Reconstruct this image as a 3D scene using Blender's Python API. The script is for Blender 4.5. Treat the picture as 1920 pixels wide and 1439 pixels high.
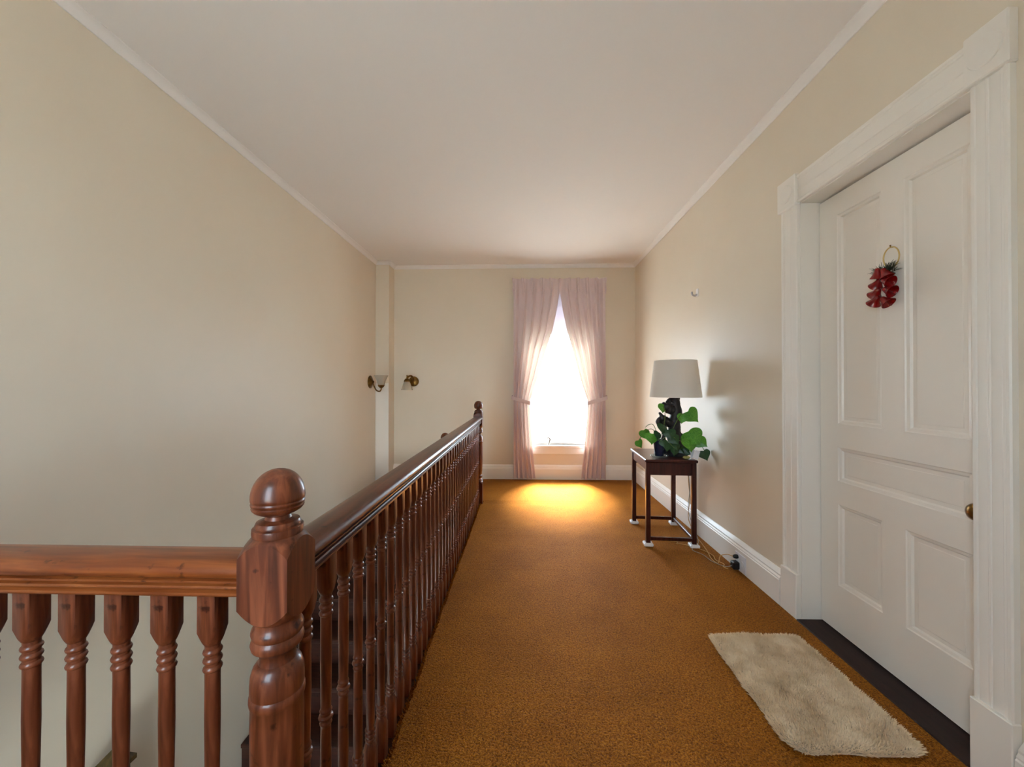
import bpy, math, random
from mathutils import Vector, Matrix, noise as mnoise

random.seed(7)
SC = bpy.context.scene
for o in list(bpy.data.objects):
    bpy.data.objects.remove(o)
C = SC.collection
PI = math.pi

# ------------------------------------------------------------------ camera
EYE = 1.22
cam_d = bpy.data.cameras.new('camera')
cam = bpy.data.objects.new('camera', cam_d)
C.objects.link(cam)
cam_d.sensor_width = 36.0
cam_d.lens = 13.5
cam_d.clip_start = 0.02
cam.location = (0, 0, EYE)
cam.rotation_euler = (PI / 2 + math.atan(4 / 720), 0, math.atan(21 / 720))
SC.camera = cam

# ------------------------------------------------------------------ world, daylight, exposure
W = bpy.data.worlds.new('overcast_sky')
SC.world = W
W.use_nodes = True
bg = W.node_tree.nodes['Background']
bg.inputs[0].default_value = (0.70, 0.85, 1.0, 1)
bg.inputs[1].default_value = 22.0
SC.view_settings.view_transform = 'Standard'
SC.view_settings.look = 'None'
SC.view_settings.gamma = 1.0
SC.view_settings.use_curve_mapping = False
SC.view_settings.exposure = -0.22
SC.cycles.diffuse_bounces = 8
SC.cycles.max_bounces = 14
SC.cycles.transparent_max_bounces = 12


sun_d = bpy.data.lights.new('hazy_sun', 'SUN')
sun_d.energy = 92.0
sun_d.angle = math.radians(28)
sun_d.color = (1.0, 0.98, 0.97)
sun = bpy.data.objects.new('hazy_sun', sun_d)
sun.rotation_euler = (math.radians(-33), math.radians(3), 0)
sun.location = (0, 9, 9)
C.objects.link(sun)


def portal(name, loc, rot, sx, sz):
    d = bpy.data.lights.new(name, 'AREA')
    d.shape = 'RECTANGLE'
    d.size = sx
    d.size_y = sz
    d.cycles.is_portal = True
    o = bpy.data.objects.new(name, d)
    o.location = loc
    o.rotation_euler = rot
    C.objects.link(o)


# room dimensions (metres): camera stands at x = 0, y = 0
XL, XR, YB, YF, H = -1.861, 1.44, 4.985, -0.62, 2.785
XWELL = -0.505          # edge of the stair opening
YW0, YW1 = 0.76, 3.92   # stair opening along y
XRAIL, YRAIL = -0.464, 0.716
LOW = -2.7              # lower hall floor
WIN = (0.0, 0.92, 0.45, 2.47)        # far window opening x0 x1 z0 z1
WIN2 = (-1.06, -0.34, 0.68, 2.10)    # unseen window added behind the camera to light the near end
WIN3 = (-1.72, -0.40, -2.20, -0.60)  # unseen window added below that one to light the stairwell wall
portal('daylight_portal_far', ((WIN[0] + WIN[1]) / 2, YB + 0.16, (WIN[2] + WIN[3]) / 2), (-PI / 2, 0, 0), WIN[1] - WIN[0], WIN[3] - WIN[2])
portal('daylight_portal_lower', ((WIN3[0] + WIN3[1]) / 2, YF - 0.16, (WIN3[2] + WIN3[3]) / 2), (PI / 2, 0, 0), WIN3[1] - WIN3[0], WIN3[3] - WIN3[2])
portal('daylight_portal_near', ((WIN2[0] + WIN2[1]) / 2, YF - 0.16, (WIN2[2] + WIN2[3]) / 2), (PI / 2, 0, 0), WIN2[1] - WIN2[0], WIN2[3] - WIN2[2])


# ------------------------------------------------------------------ materials
def srgb(r, g, b):
    def f(c):
        c /= 255.0
        return c / 12.92 if c <= 0.04045 else ((c + 0.055) / 1.055) ** 2.4
    return (f(r), f(g), f(b), 1)


def mat(name, col, rough=0.5, metal=0.0, col2=None, nscale=8.0, stretch=(1, 1, 1), bump=0.0, bscale=60.0, coat=0.0, sheen=0.0, spec=0.5, ramp=(0.35, 0.65), detail=4.0):
    m = bpy.data.materials.new(name)
    m.use_nodes = True
    nt = m.node_tree
    p = nt.nodes['Principled BSDF']
    p.inputs['Base Color'].default_value = col
    p.inputs['Roughness'].default_value = rough
    p.inputs['Metallic'].default_value = metal
    p.inputs['Specular IOR Level'].default_value = spec
    if coat:
        p.inputs['Coat Weight'].default_value = coat
        p.inputs['Coat Roughness'].default_value = 0.12
    if sheen:
        p.inputs['Sheen Weight'].default_value = sheen
        p.inputs['Sheen Roughness'].default_value = 0.5
    tc = nt.nodes.new('ShaderNodeTexCoord')
    mp = nt.nodes.new('ShaderNodeMapping')
    mp.inputs['Scale'].default_value = stretch
    nt.links.new(tc.outputs['Object'], mp.inputs['Vector'])
    if col2 is not None:
        n = nt.nodes.new('ShaderNodeTexNoise')
        n.inputs['Scale'].default_value = nscale
        n.inputs['Detail'].default_value = detail
        r = nt.nodes.new('ShaderNodeValToRGB')
        r.color_ramp.elements[0].position = ramp[0]
        r.color_ramp.elements[1].position = ramp[1]
        r.color_ramp.elements[0].color = col
        r.color_ramp.elements[1].color = col2
        nt.links.new(mp.outputs['Vector'], n.inputs['Vector'])
        nt.links.new(n.outputs['Fac'], r.inputs['Fac'])
        nt.links.new(r.outputs['Color'], p.inputs['Base Color'])
    if bump:
        n2 = nt.nodes.new('ShaderNodeTexNoise')
        n2.inputs['Scale'].default_value = bscale
        n2.inputs['Detail'].default_value = 3.0
        b = nt.nodes.new('ShaderNodeBump')
        b.inputs['Strength'].default_value = bump
        b.inputs['Distance'].default_value = 0.004
        nt.links.new(mp.outputs['Vector'], n2.inputs['Vector'])
        nt.links.new(n2.outputs['Fac'], b.inputs['Height'])
        nt.links.new(b.outputs['Normal'], p.inputs['Normal'])
    return m


def glass_mat(name, tint=(1, 1, 1, 1), gloss=0.06, frost=0.0):
    m = bpy.data.materials.new(name)
    m.use_nodes = True
    nt = m.node_tree
    nt.nodes.clear()
    out = nt.nodes.new('ShaderNodeOutputMaterial')
    tr = nt.nodes.new('ShaderNodeBsdfTransparent')
    tr.inputs[0].default_value = tint
    gl = nt.nodes.new('ShaderNodeBsdfGlossy')
    gl.inputs['Roughness'].default_value = 0.05
    mx = nt.nodes.new('ShaderNodeMixShader')
    mx.inputs[0].default_value = gloss
    nt.links.new(tr.outputs[0], mx.inputs[1])
    nt.links.new(gl.outputs[0], mx.inputs[2])
    last = mx
    if frost:
        df = nt.nodes.new('ShaderNodeBsdfDiffuse')
        tl = nt.nodes.new('ShaderNodeBsdfTranslucent')
        df.inputs[0].default_value = (0.8, 0.78, 0.72, 1)
        tl.inputs[0].default_value = (0.8, 0.78, 0.72, 1)
        m2 = nt.nodes.new('ShaderNodeMixShader')
        m2.inputs[0].default_value = 0.5
        nt.links.new(df.outputs[0], m2.inputs[1])
        nt.links.new(tl.outputs[0], m2.inputs[2])
        m3 = nt.nodes.new('ShaderNodeMixShader')
        m3.inputs[0].default_value = frost
        nt.links.new(mx.outputs[0], m3.inputs[1])
        nt.links.new(m2.outputs[0], m3.inputs[2])
        last = m3
    nt.links.new(last.outputs[0], out.inputs[0])
    return m


def cloth_mat(name, col, trans, tcol=None, weave=900.0):
    m = bpy.data.materials.new(name)
    m.use_nodes = True
    nt = m.node_tree
    nt.nodes.clear()
    out = nt.nodes.new('ShaderNodeOutputMaterial')
    df = nt.nodes.new('ShaderNodeBsdfDiffuse')
    tl = nt.nodes.new('ShaderNodeBsdfTranslucent')
    df.inputs[0].default_value = col
    tl.inputs[0].default_value = tcol or col
    mx = nt.nodes.new('ShaderNodeMixShader')
    mx.inputs[0].default_value = trans
    n = nt.nodes.new('ShaderNodeTexNoise')
    n.inputs['Scale'].default_value = weave
    b = nt.nodes.new('ShaderNodeBump')
    b.inputs['Strength'].default_value = 0.15
    b.inputs['Distance'].default_value = 0.001
    tc = nt.nodes.new('ShaderNodeTexCoord')
    nt.links.new(tc.outputs['Object'], n.inputs['Vector'])
    nt.links.new(n.outputs['Fac'], b.inputs['Height'])
    nt.links.new(b.outputs['Normal'], df.inputs['Normal'])
    nt.links.new(df.outputs[0], mx.inputs[1])
    nt.links.new(tl.outputs[0], mx.inputs[2])
    nt.links.new(mx.outputs[0], out.inputs[0])
    return m


def wood_mat(name, c1, c2, c3, rough=0.38, axis='z', coat=0.32, wear=True):
    m = bpy.data.materials.new(name)
    m.use_nodes = True
    nt = m.node_tree
    p = nt.nodes['Principled BSDF']
    p.inputs['Roughness'].default_value = rough
    p.inputs['Specular IOR Level'].default_value = 0.3
    p.inputs['Coat Weight'].default_value = coat
    p.inputs['Coat Roughness'].default_value = 0.14
    tc = nt.nodes.new('ShaderNodeTexCoord')
    mp = nt.nodes.new('ShaderNodeMapping')
    s = {'z': (60, 60, 5), 'y': (60, 5, 60), 'x': (5, 60, 60)}[axis]
    mp.inputs['Scale'].default_value = s
    nt.links.new(tc.outputs['Object'], mp.inputs['Vector'])
    n = nt.nodes.new('ShaderNodeTexNoise')
    n.inputs['Scale'].default_value = 1.0
    n.inputs['Detail'].default_value = 6
    n.inputs['Distortion'].default_value = 0.6
    nt.links.new(mp.outputs['Vector'], n.inputs['Vector'])
    r = nt.nodes.new('ShaderNodeValToRGB')
    e = r.color_ramp.elements
    e[0].position, e[0].color = 0.3, c1
    e[1].position, e[1].color = 0.72, c3
    x = e.new(0.5)
    x.color = c2
    nt.links.new(n.outputs['Fac'], r.inputs['Fac'])
    last = r.outputs['Color']
    if wear:
        # dark dents and scuffs of old varnish
        n2 = nt.nodes.new('ShaderNodeTexNoise')
        n2.inputs['Scale'].default_value = 38
        n2.inputs['Detail'].default_value = 5
        nt.links.new(tc.outputs['Object'], n2.inputs['Vector'])
        r2 = nt.nodes.new('ShaderNodeValToRGB')
        r2.color_ramp.elements[0].position = 0.28
        r2.color_ramp.elements[0].color = (0.35, 0.3, 0.3, 1)
        r2.color_ramp.elements[1].position = 0.36
        r2.color_ramp.elements[1].color = (1, 1, 1, 1)
        nt.links.new(n2.outputs['Fac'], r2.inputs['Fac'])
        mm = nt.nodes.new('ShaderNodeMixRGB')
        mm.blend_type = 'MULTIPLY'
        mm.inputs[0].default_value = 1.0
        nt.links.new(last, mm.inputs[1])
        nt.links.new(r2.outputs['Color'], mm.inputs[2])
        last = mm.outputs[0]
    nt.links.new(last, p.inputs['Base Color'])
    b = nt.nodes.new('ShaderNodeBump')
    b.inputs['Strength'].default_value = 0.08
    b.inputs['Distance'].default_value = 0.002
    nt.links.new(n.outputs['Fac'], b.inputs['Height'])
    nt.links.new(b.outputs['Normal'], p.inputs['Normal'])
    return m


def carpet_mat(name):
    m = bpy.data.materials.new(name)
    m.use_nodes = True
    nt = m.node_tree
    p = nt.nodes['Principled BSDF']
    p.inputs['Roughness'].default_value = 0.55
    p.inputs['Metallic'].default_value = 0.45
    p.inputs['Specular IOR Level'].default_value = 0.3
    p.inputs['Specular Tint'].default_value = srgb(255, 200, 80)
    p.inputs['Sheen Weight'].default_value = 0.0
    p.inputs['Sheen Roughness'].default_value = 0.35
    p.inputs['Sheen Tint'].default_value = srgb(255, 225, 120)
    tc = nt.nodes.new('ShaderNodeTexCoord')
    tuft = nt.nodes.new('ShaderNodeTexNoise')
    tuft.inputs['Scale'].default_value = 170
    tuft.inputs['Detail'].default_value = 3
    tuft.inputs['Distortion'].default_value = 0.8
    patch = nt.nodes.new('ShaderNodeTexNoise')
    patch.inputs['Scale'].default_value = 3.2
    patch.inputs['Detail'].default_value = 5
    for n in (tuft, patch):
        nt.links.new(tc.outputs['Object'], n.inputs['Vector'])
    r = nt.nodes.new('ShaderNodeValToRGB')
    e = r.color_ramp.elements
    e[0].position, e[0].color = 0.33, srgb(106, 54, 14)
    e[1].position, e[1].color = 0.66, srgb(184, 121, 42)
    nt.links.new(tuft.outputs['Fac'], r.inputs['Fac'])
    r2 = nt.nodes.new('ShaderNodeValToRGB')
    r2.color_ramp.elements[0].position, r2.color_ramp.elements[0].color = 0.35, (0.80, 0.76, 0.70, 1)
    r2.color_ramp.elements[1].position, r2.color_ramp.elements[1].color = 0.65, (1.0, 1.0, 1.0, 1)
    nt.links.new(patch.outputs['Fac'], r2.inputs['Fac'])
    mm = nt.nodes.new('ShaderNodeMixRGB')
    mm.blend_type = 'MULTIPLY'
    mm.inputs[0].default_value = 1
    nt.links.new(r.outputs['Color'], mm.inputs[1])
    nt.links.new(r2.outputs['Color'], mm.inputs[2])
    nt.links.new(mm.outputs[0], p.inputs['Base Color'])
    b = nt.nodes.new('ShaderNodeBump')
    b.inputs['Strength'].default_value = 1.0
    b.inputs['Distance'].default_value = 0.008
    nt.links.new(tuft.outputs['Fac'], b.inputs['Height'])
    nt.links.new(b.outputs['Normal'], p.inputs['Normal'])
    return m


M = {}
M['wall'] = mat('cream_wall_paint', srgb(226, 216, 198), 0.45, bump=0.05, bscale=160, col2=srgb(222, 211, 192), nscale=1.2)
M['ceiling'] = mat('ceiling_paint', srgb(238, 235, 232), 0.8, bump=0.12, bscale=45)
M['trim'] = mat('white_trim_paint', srgb(238, 234, 226), 0.35, bump=0.04, bscale=60)
M['doorpaint'] = mat('white_door_paint', srgb(236, 230, 220), 0.38, bump=0.06, bscale=35)
M['carpet'] = carpet_mat('gold_brown_carpet')
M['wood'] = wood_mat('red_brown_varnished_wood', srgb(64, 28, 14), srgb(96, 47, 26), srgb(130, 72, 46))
M['wood_lit_x'] = wood_mat('handrail_wood_across_lit', srgb(92, 41, 15), srgb(118, 59, 24), srgb(142, 79, 36), axis='x')  # lit copy of the rail wood: near light put into the colour
M['wood_shaded_y'] = wood_mat('handrail_wood_along_shaded', srgb(56, 22, 11), srgb(76, 33, 17), srgb(98, 47, 25), axis='y')  # same rail wood darkened: shade of the long run put into the colour
M['darkwood'] = wood_mat('dark_stair_wood', srgb(34, 15, 9), srgb(48, 22, 13), srgb(62, 30, 18), rough=0.4, coat=0.2, axis='x')
M['threshold'] = wood_mat('dark_threshold_wood', srgb(26, 13, 11), srgb(36, 19, 16), srgb(46, 26, 22), rough=0.6, coat=0.0, axis='y')
M['table'] = wood_mat('dark_mahogany', srgb(46, 16, 14), srgb(62, 24, 20), srgb(78, 34, 26), rough=0.3, coat=0.4)
M['brass'] = mat('aged_brass', srgb(138, 104, 52), 0.28, 1.0, col2=srgb(92, 66, 32), nscale=30)
M['gold'] = mat('pale_gold_wire', srgb(205, 180, 120), 0.3, 1.0)
M['red'] = mat('red_metal', srgb(118, 2, 5), 0.25, 0.0, coat=0.25, spec=0.4)
M['pine'] = mat('artificial_pine', srgb(20, 28, 14), 0.7, col2=srgb(44, 50, 26), nscale=60)
M['black'] = mat('black_plastic', srgb(18, 18, 22), 0.4)
M['grey_cord'] = mat('grey_cord', srgb(150, 148, 140), 0.5)
M['tan_cord'] = mat('tan_cord', srgb(200, 160, 100), 0.5)
M['pad'] = mat('white_plastic', srgb(236, 236, 238), 0.4)
M['outlet'] = mat('white_outlet_plastic', srgb(226, 228, 235), 0.3)
M['rug'] = mat('beige_shag', srgb(226, 203, 166), 0.95, col2=srgb(248, 232, 204), nscale=14, spec=0.1, sheen=0.3)
M['rugback'] = mat('mat_backing', srgb(196, 182, 158), 0.9)
M['driftwood'] = mat('black_driftwood', srgb(18, 17, 20), 0.5, col2=srgb(38, 33, 36), nscale=40, bump=0.5, bscale=90)
M['pot'] = mat('dark_blue_glaze', srgb(24, 32, 62), 0.25, coat=0.4)
M['soil'] = mat('potting_soil', srgb(40, 28, 18), 0.95, bump=0.6, bscale=120)
M['leaf'] = mat('green_leaf', srgb(58, 128, 30), 0.4, col2=srgb(96, 164, 48), nscale=18)
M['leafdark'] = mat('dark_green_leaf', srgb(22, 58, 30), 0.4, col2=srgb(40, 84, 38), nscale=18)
M['stem'] = mat('green_stem', srgb(84, 108, 48), 0.5)
M['shade'] = cloth_mat('linen_lamp_shade', srgb(246, 244, 240), 0.48)
M['curtain'] = cloth_mat('pinkish_beige_curtain', srgb(222, 206, 208), 0.05, srgb(246, 228, 200))
M['blind'] = cloth_mat('white_roller_blind', srgb(228, 228, 234), 0.10)
M['glass'] = glass_mat('window_glass', (0.97, 0.98, 0.98, 1))
M['sconce_glass'] = glass_mat('frosted_sconce_glass', (0.95, 0.93, 0.88, 1), 0.06, 0.35)
M['clear'] = glass_mat('clear_glass', (0.95, 0.97, 0.97, 1), 0.12, 0.15)
M['paper'] = mat('white_paper', srgb(240, 240, 244), 0.7)
M['olive'] = mat('olive_stone', srgb(150, 140, 70), 0.5, col2=srgb(190, 180, 110), nscale=50)
M['silver'] = mat('dull_nickel', srgb(190, 190, 195), 0.3, 0.9)
M['ground'] = mat('pale_gravel', srgb(196, 194, 186), 0.9, bump=0.2, bscale=30)
M['subfloor'] = mat('dark_floor_boards', srgb(60, 32, 18), 0.5, col2=srgb(78, 44, 26), nscale=6, stretch=(12, 1, 1))
M['olivewood'] = wood_mat('olive_brown_wood', srgb(52, 42, 18), srgb(66, 54, 26), srgb(90, 70, 38), rough=0.4, coat=0.1)


# ------------------------------------------------------------------ mesh builder
class MB:
    def __init__(s):
        s.v = []
        s.f = []

    def add(s, vs, fs):
        k = len(s.v)
        s.v += [tuple(v) for v in vs]
        s.f += [tuple(i + k for i in f) for f in fs]
        return s

    def box(s, x0, x1, y0, y1, z0, z1):
        vs = [(x, y, z) for z in (z0, z1) for y in (y0, y1) for x in (x0, x1)]
        return s.add(vs, [(0, 2, 3, 1), (4, 5, 7, 6), (0, 1, 5, 4), (2, 6, 7, 3), (0, 4, 6, 2), (1, 3, 7, 5)])

    def bbox(s, x0, x1, y0, y1, z0, z1, b=0.003):
        """box with chamfered edges"""
        vs = []
        for z, i in ((z0, b), (z0 + b, 0), (z1 - b, 0), (z1, b)):
            c = b
            for x, y in ((x0 + c + i * .0, y0 + i), (x1 - c, y0 + i), (x1 - i, y0 + c), (x1 - i, y1 - c), (x1 - c, y1 - i), (x0 + c, y1 - i), (x0 + i, y1 - c), (x0 + i, y0 + c)):
                vs.append((x, y, z))
        fs = [tuple(range(7, -1, -1)), tuple(range(24, 32))]
        for r in range(3):
            for k in range(8):
                a, b2 = r * 8 + k, r * 8 + (k + 1) % 8
                fs.append((a, b2, b2 + 8, a + 8))
        return s.add(vs, fs)

    def loft(s, rings, cap=True, closed=True):
        k = len(rings[0])
        vs = [p for r in rings for p in r]
        fs = []
        for i in range(len(rings) - 1):
            for j in range(k if closed else k - 1):
                a, b = i * k + j, i * k + (j + 1) % k
                fs.append((a, b, b + k, a + k))
        if cap and closed:
            fs.append(tuple(range(k - 1, -1, -1)))
            fs.append(tuple(range(len(vs) - k, len(vs))))
        return s.add(vs, fs)

    def lathe(s, prof, c=(0, 0, 0), seg=24, cap=True, M_=None):
        """prof: (z, r) or (z, r, squareness)"""
        rings = []
        for q in prof:
            z, r = q[0], q[1]
            sq = q[2] if len(q) > 2 else 0
            ring = []
            for k in range(seg):
                a = 2 * PI * k / seg
                ca, sa = math.cos(a), math.sin(a)
                rr = r * ((1 - sq) + sq / max(abs(ca), abs(sa)))
                p = Vector((rr * ca, rr * sa, z))
                if M_ is not None:
                    p = M_ @ p
                ring.append((p.x + c[0], p.y + c[1], p.z + c[2]))
            rings.append(ring)
        return s.loft(rings, cap)

    def turned_block(s, q, z0, z1, lo=None, hi=None, c=(0, 0, 0), seg=48, rows=5):
        """square block (half width q) whose ends are turned down: lo/hi = (end z, end radius, z of the full corner)"""
        cols = []
        for k in range(seg):
            a = 2 * PI * k / seg
            ca, sa = math.cos(a), math.sin(a)
            rs = q / max(abs(ca), abs(sa))
            col = []

            def side(ze, re, zf):
                rf = q * 1.4143

                def zr(r):                      # height at which the turned profile has radius r
                    t = (r - re) / (rf - re)
                    return ze + (zf - ze) * t ** 1.25
                return [(r, zr(r)) for r in [re + (rs - re) * i / rows for i in range(rows + 1)]]
            if lo:
                col += side(*lo)
            else:
                col += [(rs, z0)]
            if hi:
                col += side(*hi)[::-1]
            else:
                col += [(rs, z1)]
            cols.append([(r * ca + c[0], r * sa + c[1], z + c[2]) for r, z in col])
        rings = [[cols[k][i] for k in range(seg)] for i in range(len(cols[0]))]
        return s.loft(rings)

    def tube(s, pts, rad, seg=8, cap=True):
        pts = [Vector(p) for p in pts]
        if not hasattr(rad, '__len__'):
            rad = [rad] * len(pts)
        rings = []
        up = None
        for i, p in enumerate(pts):
            t = (pts[min(i + 1, len(pts) - 1)] - pts[max(i - 1, 0)])
            if t.length < 1e-9:
                t = Vector((0, 0, 1))
            t.normalize()
            if up is None:
                up = t.orthogonal().normalized()
            up = (up - t * up.dot(t))
            up = up.normalized() if up.length > 1e-6 else t.orthogonal().normalized()
            w = t.cross(up)
            rings.append([tuple(p + (up * math.cos(2 * PI * k / seg) + w * math.sin(2 * PI * k / seg)) * rad[i]) for k in range(seg)])
        return s.loft(rings, cap)

    def prism(s, prof, axis, a, b):
        """closed 2d profile extruded along an axis. axis 'x': prof=(y,z); 'y': prof=(x,z); 'z': prof=(x,y)"""
        def P(u, v, t):
            return {'x': (t, u, v), 'y': (u, t, v), 'z': (u, v, t)}[axis]
        k = len(prof)
        vs = [P(u, v, a) for u, v in prof] + [P(u, v, b) for u, v in prof]
        fs = [(i, (i + 1) % k, (i + 1) % k + k, i + k) for i in range(k)]
        fs += [tuple(range(k - 1, -1, -1)), tuple(range(k, 2 * k))]
        return s.add(vs, fs)

    def mesh(s, name, m, smooth=None):
        me = bpy.data.meshes.new(name)
        me.from_pydata(s.v, [], s.f)
        me.validate()
        import bmesh
        bm = bmesh.new()
        bm.from_mesh(me)
        bmesh.ops.recalc_face_normals(bm, faces=bm.faces)
        bm.to_mesh(me)
        bm.free()
        me.materials.append(m)
        if smooth is not None:
            me.shade_smooth()
            me.set_sharp_from_angle(angle=math.radians(smooth))
        return me


ORG = {}


def link(name, data, parent=None, loc=(0, 0, 0)):
    o = bpy.data.objects.new(name, data)
    C.objects.link(o)
    loc = Vector(loc)
    if parent is not None:
        o.parent = parent
        o.location = loc - ORG[parent.name]
    else:
        o.location = loc
    ORG[o.name] = loc
    return o


def part(name, mb, m, parent=None, smooth=None, org=None, recenter=True):
    """world-space builder -> one mesh object; the origin sits at the parent's origin (or at org)"""
    if org is None:
        org = ORG[parent.name] if parent is not None else Vector((0, 0, 0))
    org = Vector(org)
    mb.v = [(x - org.x, y - org.y, z - org.z) for x, y, z in mb.v]
    return link(name, mb.mesh(name, m, smooth), parent, org)


def tag(o, label=None, cat=None, group=None, kind=None):
    if label:
        o['label'] = label
    if cat:
        o['category'] = cat
    if group:
        o['group'] = group
    if kind:
        o['kind'] = kind
    return o


def thing(name, loc, label, cat=None, group=None, kind=None):
    return tag(link(name, None, None, loc), label, cat, group, kind)


def struct(name, mb, m, label=None, smooth=None):
    o = part(name, mb, m, None, smooth)
    return tag(o, label, None, None, 'structure')


def lerp(a, b, t):
    return a + (b - a) * t


def interp(tab, x):
    """tab sorted by first value"""
    if x <= tab[0][0]:
        return tab[0][1]
    for (a, p), (b, q) in zip(tab, tab[1:]):
        if x <= b:
            return lerp(p, q, (x - a) / (b - a))
    return tab[-1][1]


def spline(pts, n=6):
    """Catmull-Rom through points"""
    P = [Vector(p) for p in pts]
    P = [P[0] * 2 - P[1]] + P + [P[-1] * 2 - P[-2]]
    out = []
    for i in range(1, len(P) - 2):
        for k in range(n):
            t = k / n
            a, b, c, d = P[i - 1], P[i], P[i + 1], P[i + 2]
            out.append(0.5 * ((2 * b) + (c - a) * t + (2 * a - 5 * b + 4 * c - d) * t * t + (3 * b - a - 3 * c + d) * t ** 3))
    out.append(P[-2])
    return out


# ------------------------------------------------------------------ the shell
T = 0.15
mb = MB().box(XWELL, XR + 0.35, YF, YB, -0.24, 0)
mb.box(XL, XWELL, YF, YW0, -0.24, 0)
mb.box(XL, XWELL, YW1, YB, -0.24, 0)
struct('floor', mb, M['subfloor'], 'dark wooden floor slab around the stair opening')
struct('floor_lower', MB().box(XL, XR, YF, YB, LOW - 0.1, LOW), M['subfloor'], 'dark floor of the lower hall below the stair opening')
struct('ceiling', MB().box(XL - T, XR + T, YF - T, YB + T, H, H + 0.12), M['ceiling'], 'off-white plastered hall ceiling')
struct('wall_left', MB().box(XL - T, XL, YF - T, YB + T, LOW, H), M['wall'], 'long bare cream wall beside the stairwell')


def wall_with_hole(y0, y1, *ws):
    b = MB()
    z = LOW
    for w in sorted(ws, key=lambda w: w[2]):
        b.box(XL, XR + T, y0, y1, z, w[2])
        b.box(XL, w[0], y0, y1, w[2], w[3])
        b.box(w[1], XR + T, y0, y1, w[2], w[3])
        z = w[3]
    b.box(XL, XR + T, y0, y1, z, H)
    return b


struct('wall_back', wall_with_hole(YB, YB + T, WIN), M['wall'], 'cream end wall with the curtained window')
struct('wall_front', wall_with_hole(YF - T, YF, WIN2, WIN3), M['wall'], 'cream wall behind the viewer')

# door opening in the right wall
DY0, DY1, DZ1 = 1.264, 2.032, 2.168
XD = 1.534
mb = MB()
mb.box(XR, XR + 0.25, YF, DY0 - 0.022, LOW, H)
mb.box(XR, XR + 0.25, DY1 + 0.022, YB, LOW, H)
mb.box(XR, XR + 0.25, DY0 - 0.022, DY1 + 0.022, DZ1 + 0.022, H)
mb.box(XR, XR + 0.25, DY0 - 0.022, DY1 + 0.022, LOW, -0.24)
struct('wall_right', mb, M['wall'], 'cream wall with the white door and the lamp table')

# boxed corner chase between left and end wall
mb = MB().box(XL, -1.692, 4.79, YB, LOW, H)
struct('wall_corner_chase', mb, M['wall'], 'narrow boxed-in corner of the end wall beside the sconces')
mb = MB().bbox(XL + 0.002, -1.690, 4.778, 4.79, 0.0, 1.25, 0.003)  # thin strip over the lower part, whiter than the wall
struct('trim_1', mb, M['trim'], 'thin whiter strip on the boxed-in corner below the sconces')

# small cove moulding under the ceiling
zc = 2.745


def cove(name, axis, wall, sgn, a, b, label):
    pr = [(0, zc), (0.006, zc), (0.010, zc + 0.004), (0.014, zc + 0.014), (0.022, zc + 0.026), (0.034, zc + 0.033), (0.042, zc + 0.036), (0.042, H), (0, H)]
    mb = MB().prism([(wall + sgn * u, z) for u, z in pr], axis, a, b)
    struct(name, mb, M['ceiling'], label, 40)


cove('trim_2', 'y', XL, 1, YF, 4.79, 'cove moulding along the left wall')
cove('trim_3', 'x', YB, -1, -1.692, XR, 'cove moulding along the end wall')
cove('trim_4', 'y', XR, -1, YF, YB, 'cove moulding along the right wall')
cove('trim_5', 'x', 4.79, -1, XL, -1.67, 'cove moulding across the boxed-in corner')
cove('trim_6', 'y', -1.692, 1, 4.76, YB, 'cove moulding returning on the boxed-in corner')

# baseboards with moulded cap
BBP = [(0, 0), (0.030, 0), (0.030, 0.145), (0.026, 0.150), (0.026, 0.156), (0.020, 0.166), (0.020, 0.174), (0.012, 0.186), (0.004, 0.196), (0, 0.197)]


def baseboard(name, axis, wall, sgn, a, b, label):
    struct(name, MB().prism([(wall + sgn * u, z) for u, z in BBP], axis, a, b), M['trim'], label, 30)


baseboard('baseboard_right', 'y', XR, -1, DY1 + 0.136, YB, 'white moulded baseboard between the door and the far corner')
baseboard('baseboard_right_near', 'y', XR, -1, YF, 1.150, 'white moulded baseboard beside the near door casing')
baseboard('baseboard_back', 'x', YB, -1, -1.692, XR - 0.03, 'white moulded baseboard under the window')

# ------------------------------------------------------------------ carpet
def ragged(y):
    return -0.436 + 0.004 * mnoise.noise(Vector((0, y * 40, 0))) + 0.006 * mnoise.noise(Vector((3, y * 9, 0)))


CZ = 0.012
mb = MB()
ys = [YF + 0.02 + (YB - 0.03 - YF - 0.02) * i / 900 for i in range(901)]
top, bot = [], []
ring_l = []
rows = []
for y in ys:
    xl = ragged(y) if y > 0.64 else XL + 0.005
    if abs(y - YRAIL) < 0.052 or abs(y - 3.97) < 0.052:
        xl = -0.414
    if y > 4.03:
        xl = XL + 0.2
    rows.append([(xl, y, 0.0), (xl + 0.001, y, CZ - 0.003), (xl + 0.006, y, CZ), (XR - 0.031, y, CZ), (XR - 0.031, y, 0.0)])
mb.loft(rows, cap=False, closed=False)
carpet = part('carpet', mb, M['carpet'], None, 60)
tag(carpet, 'gold-brown wall-to-wall carpet running from the viewer to the window', 'carpet')

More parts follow.
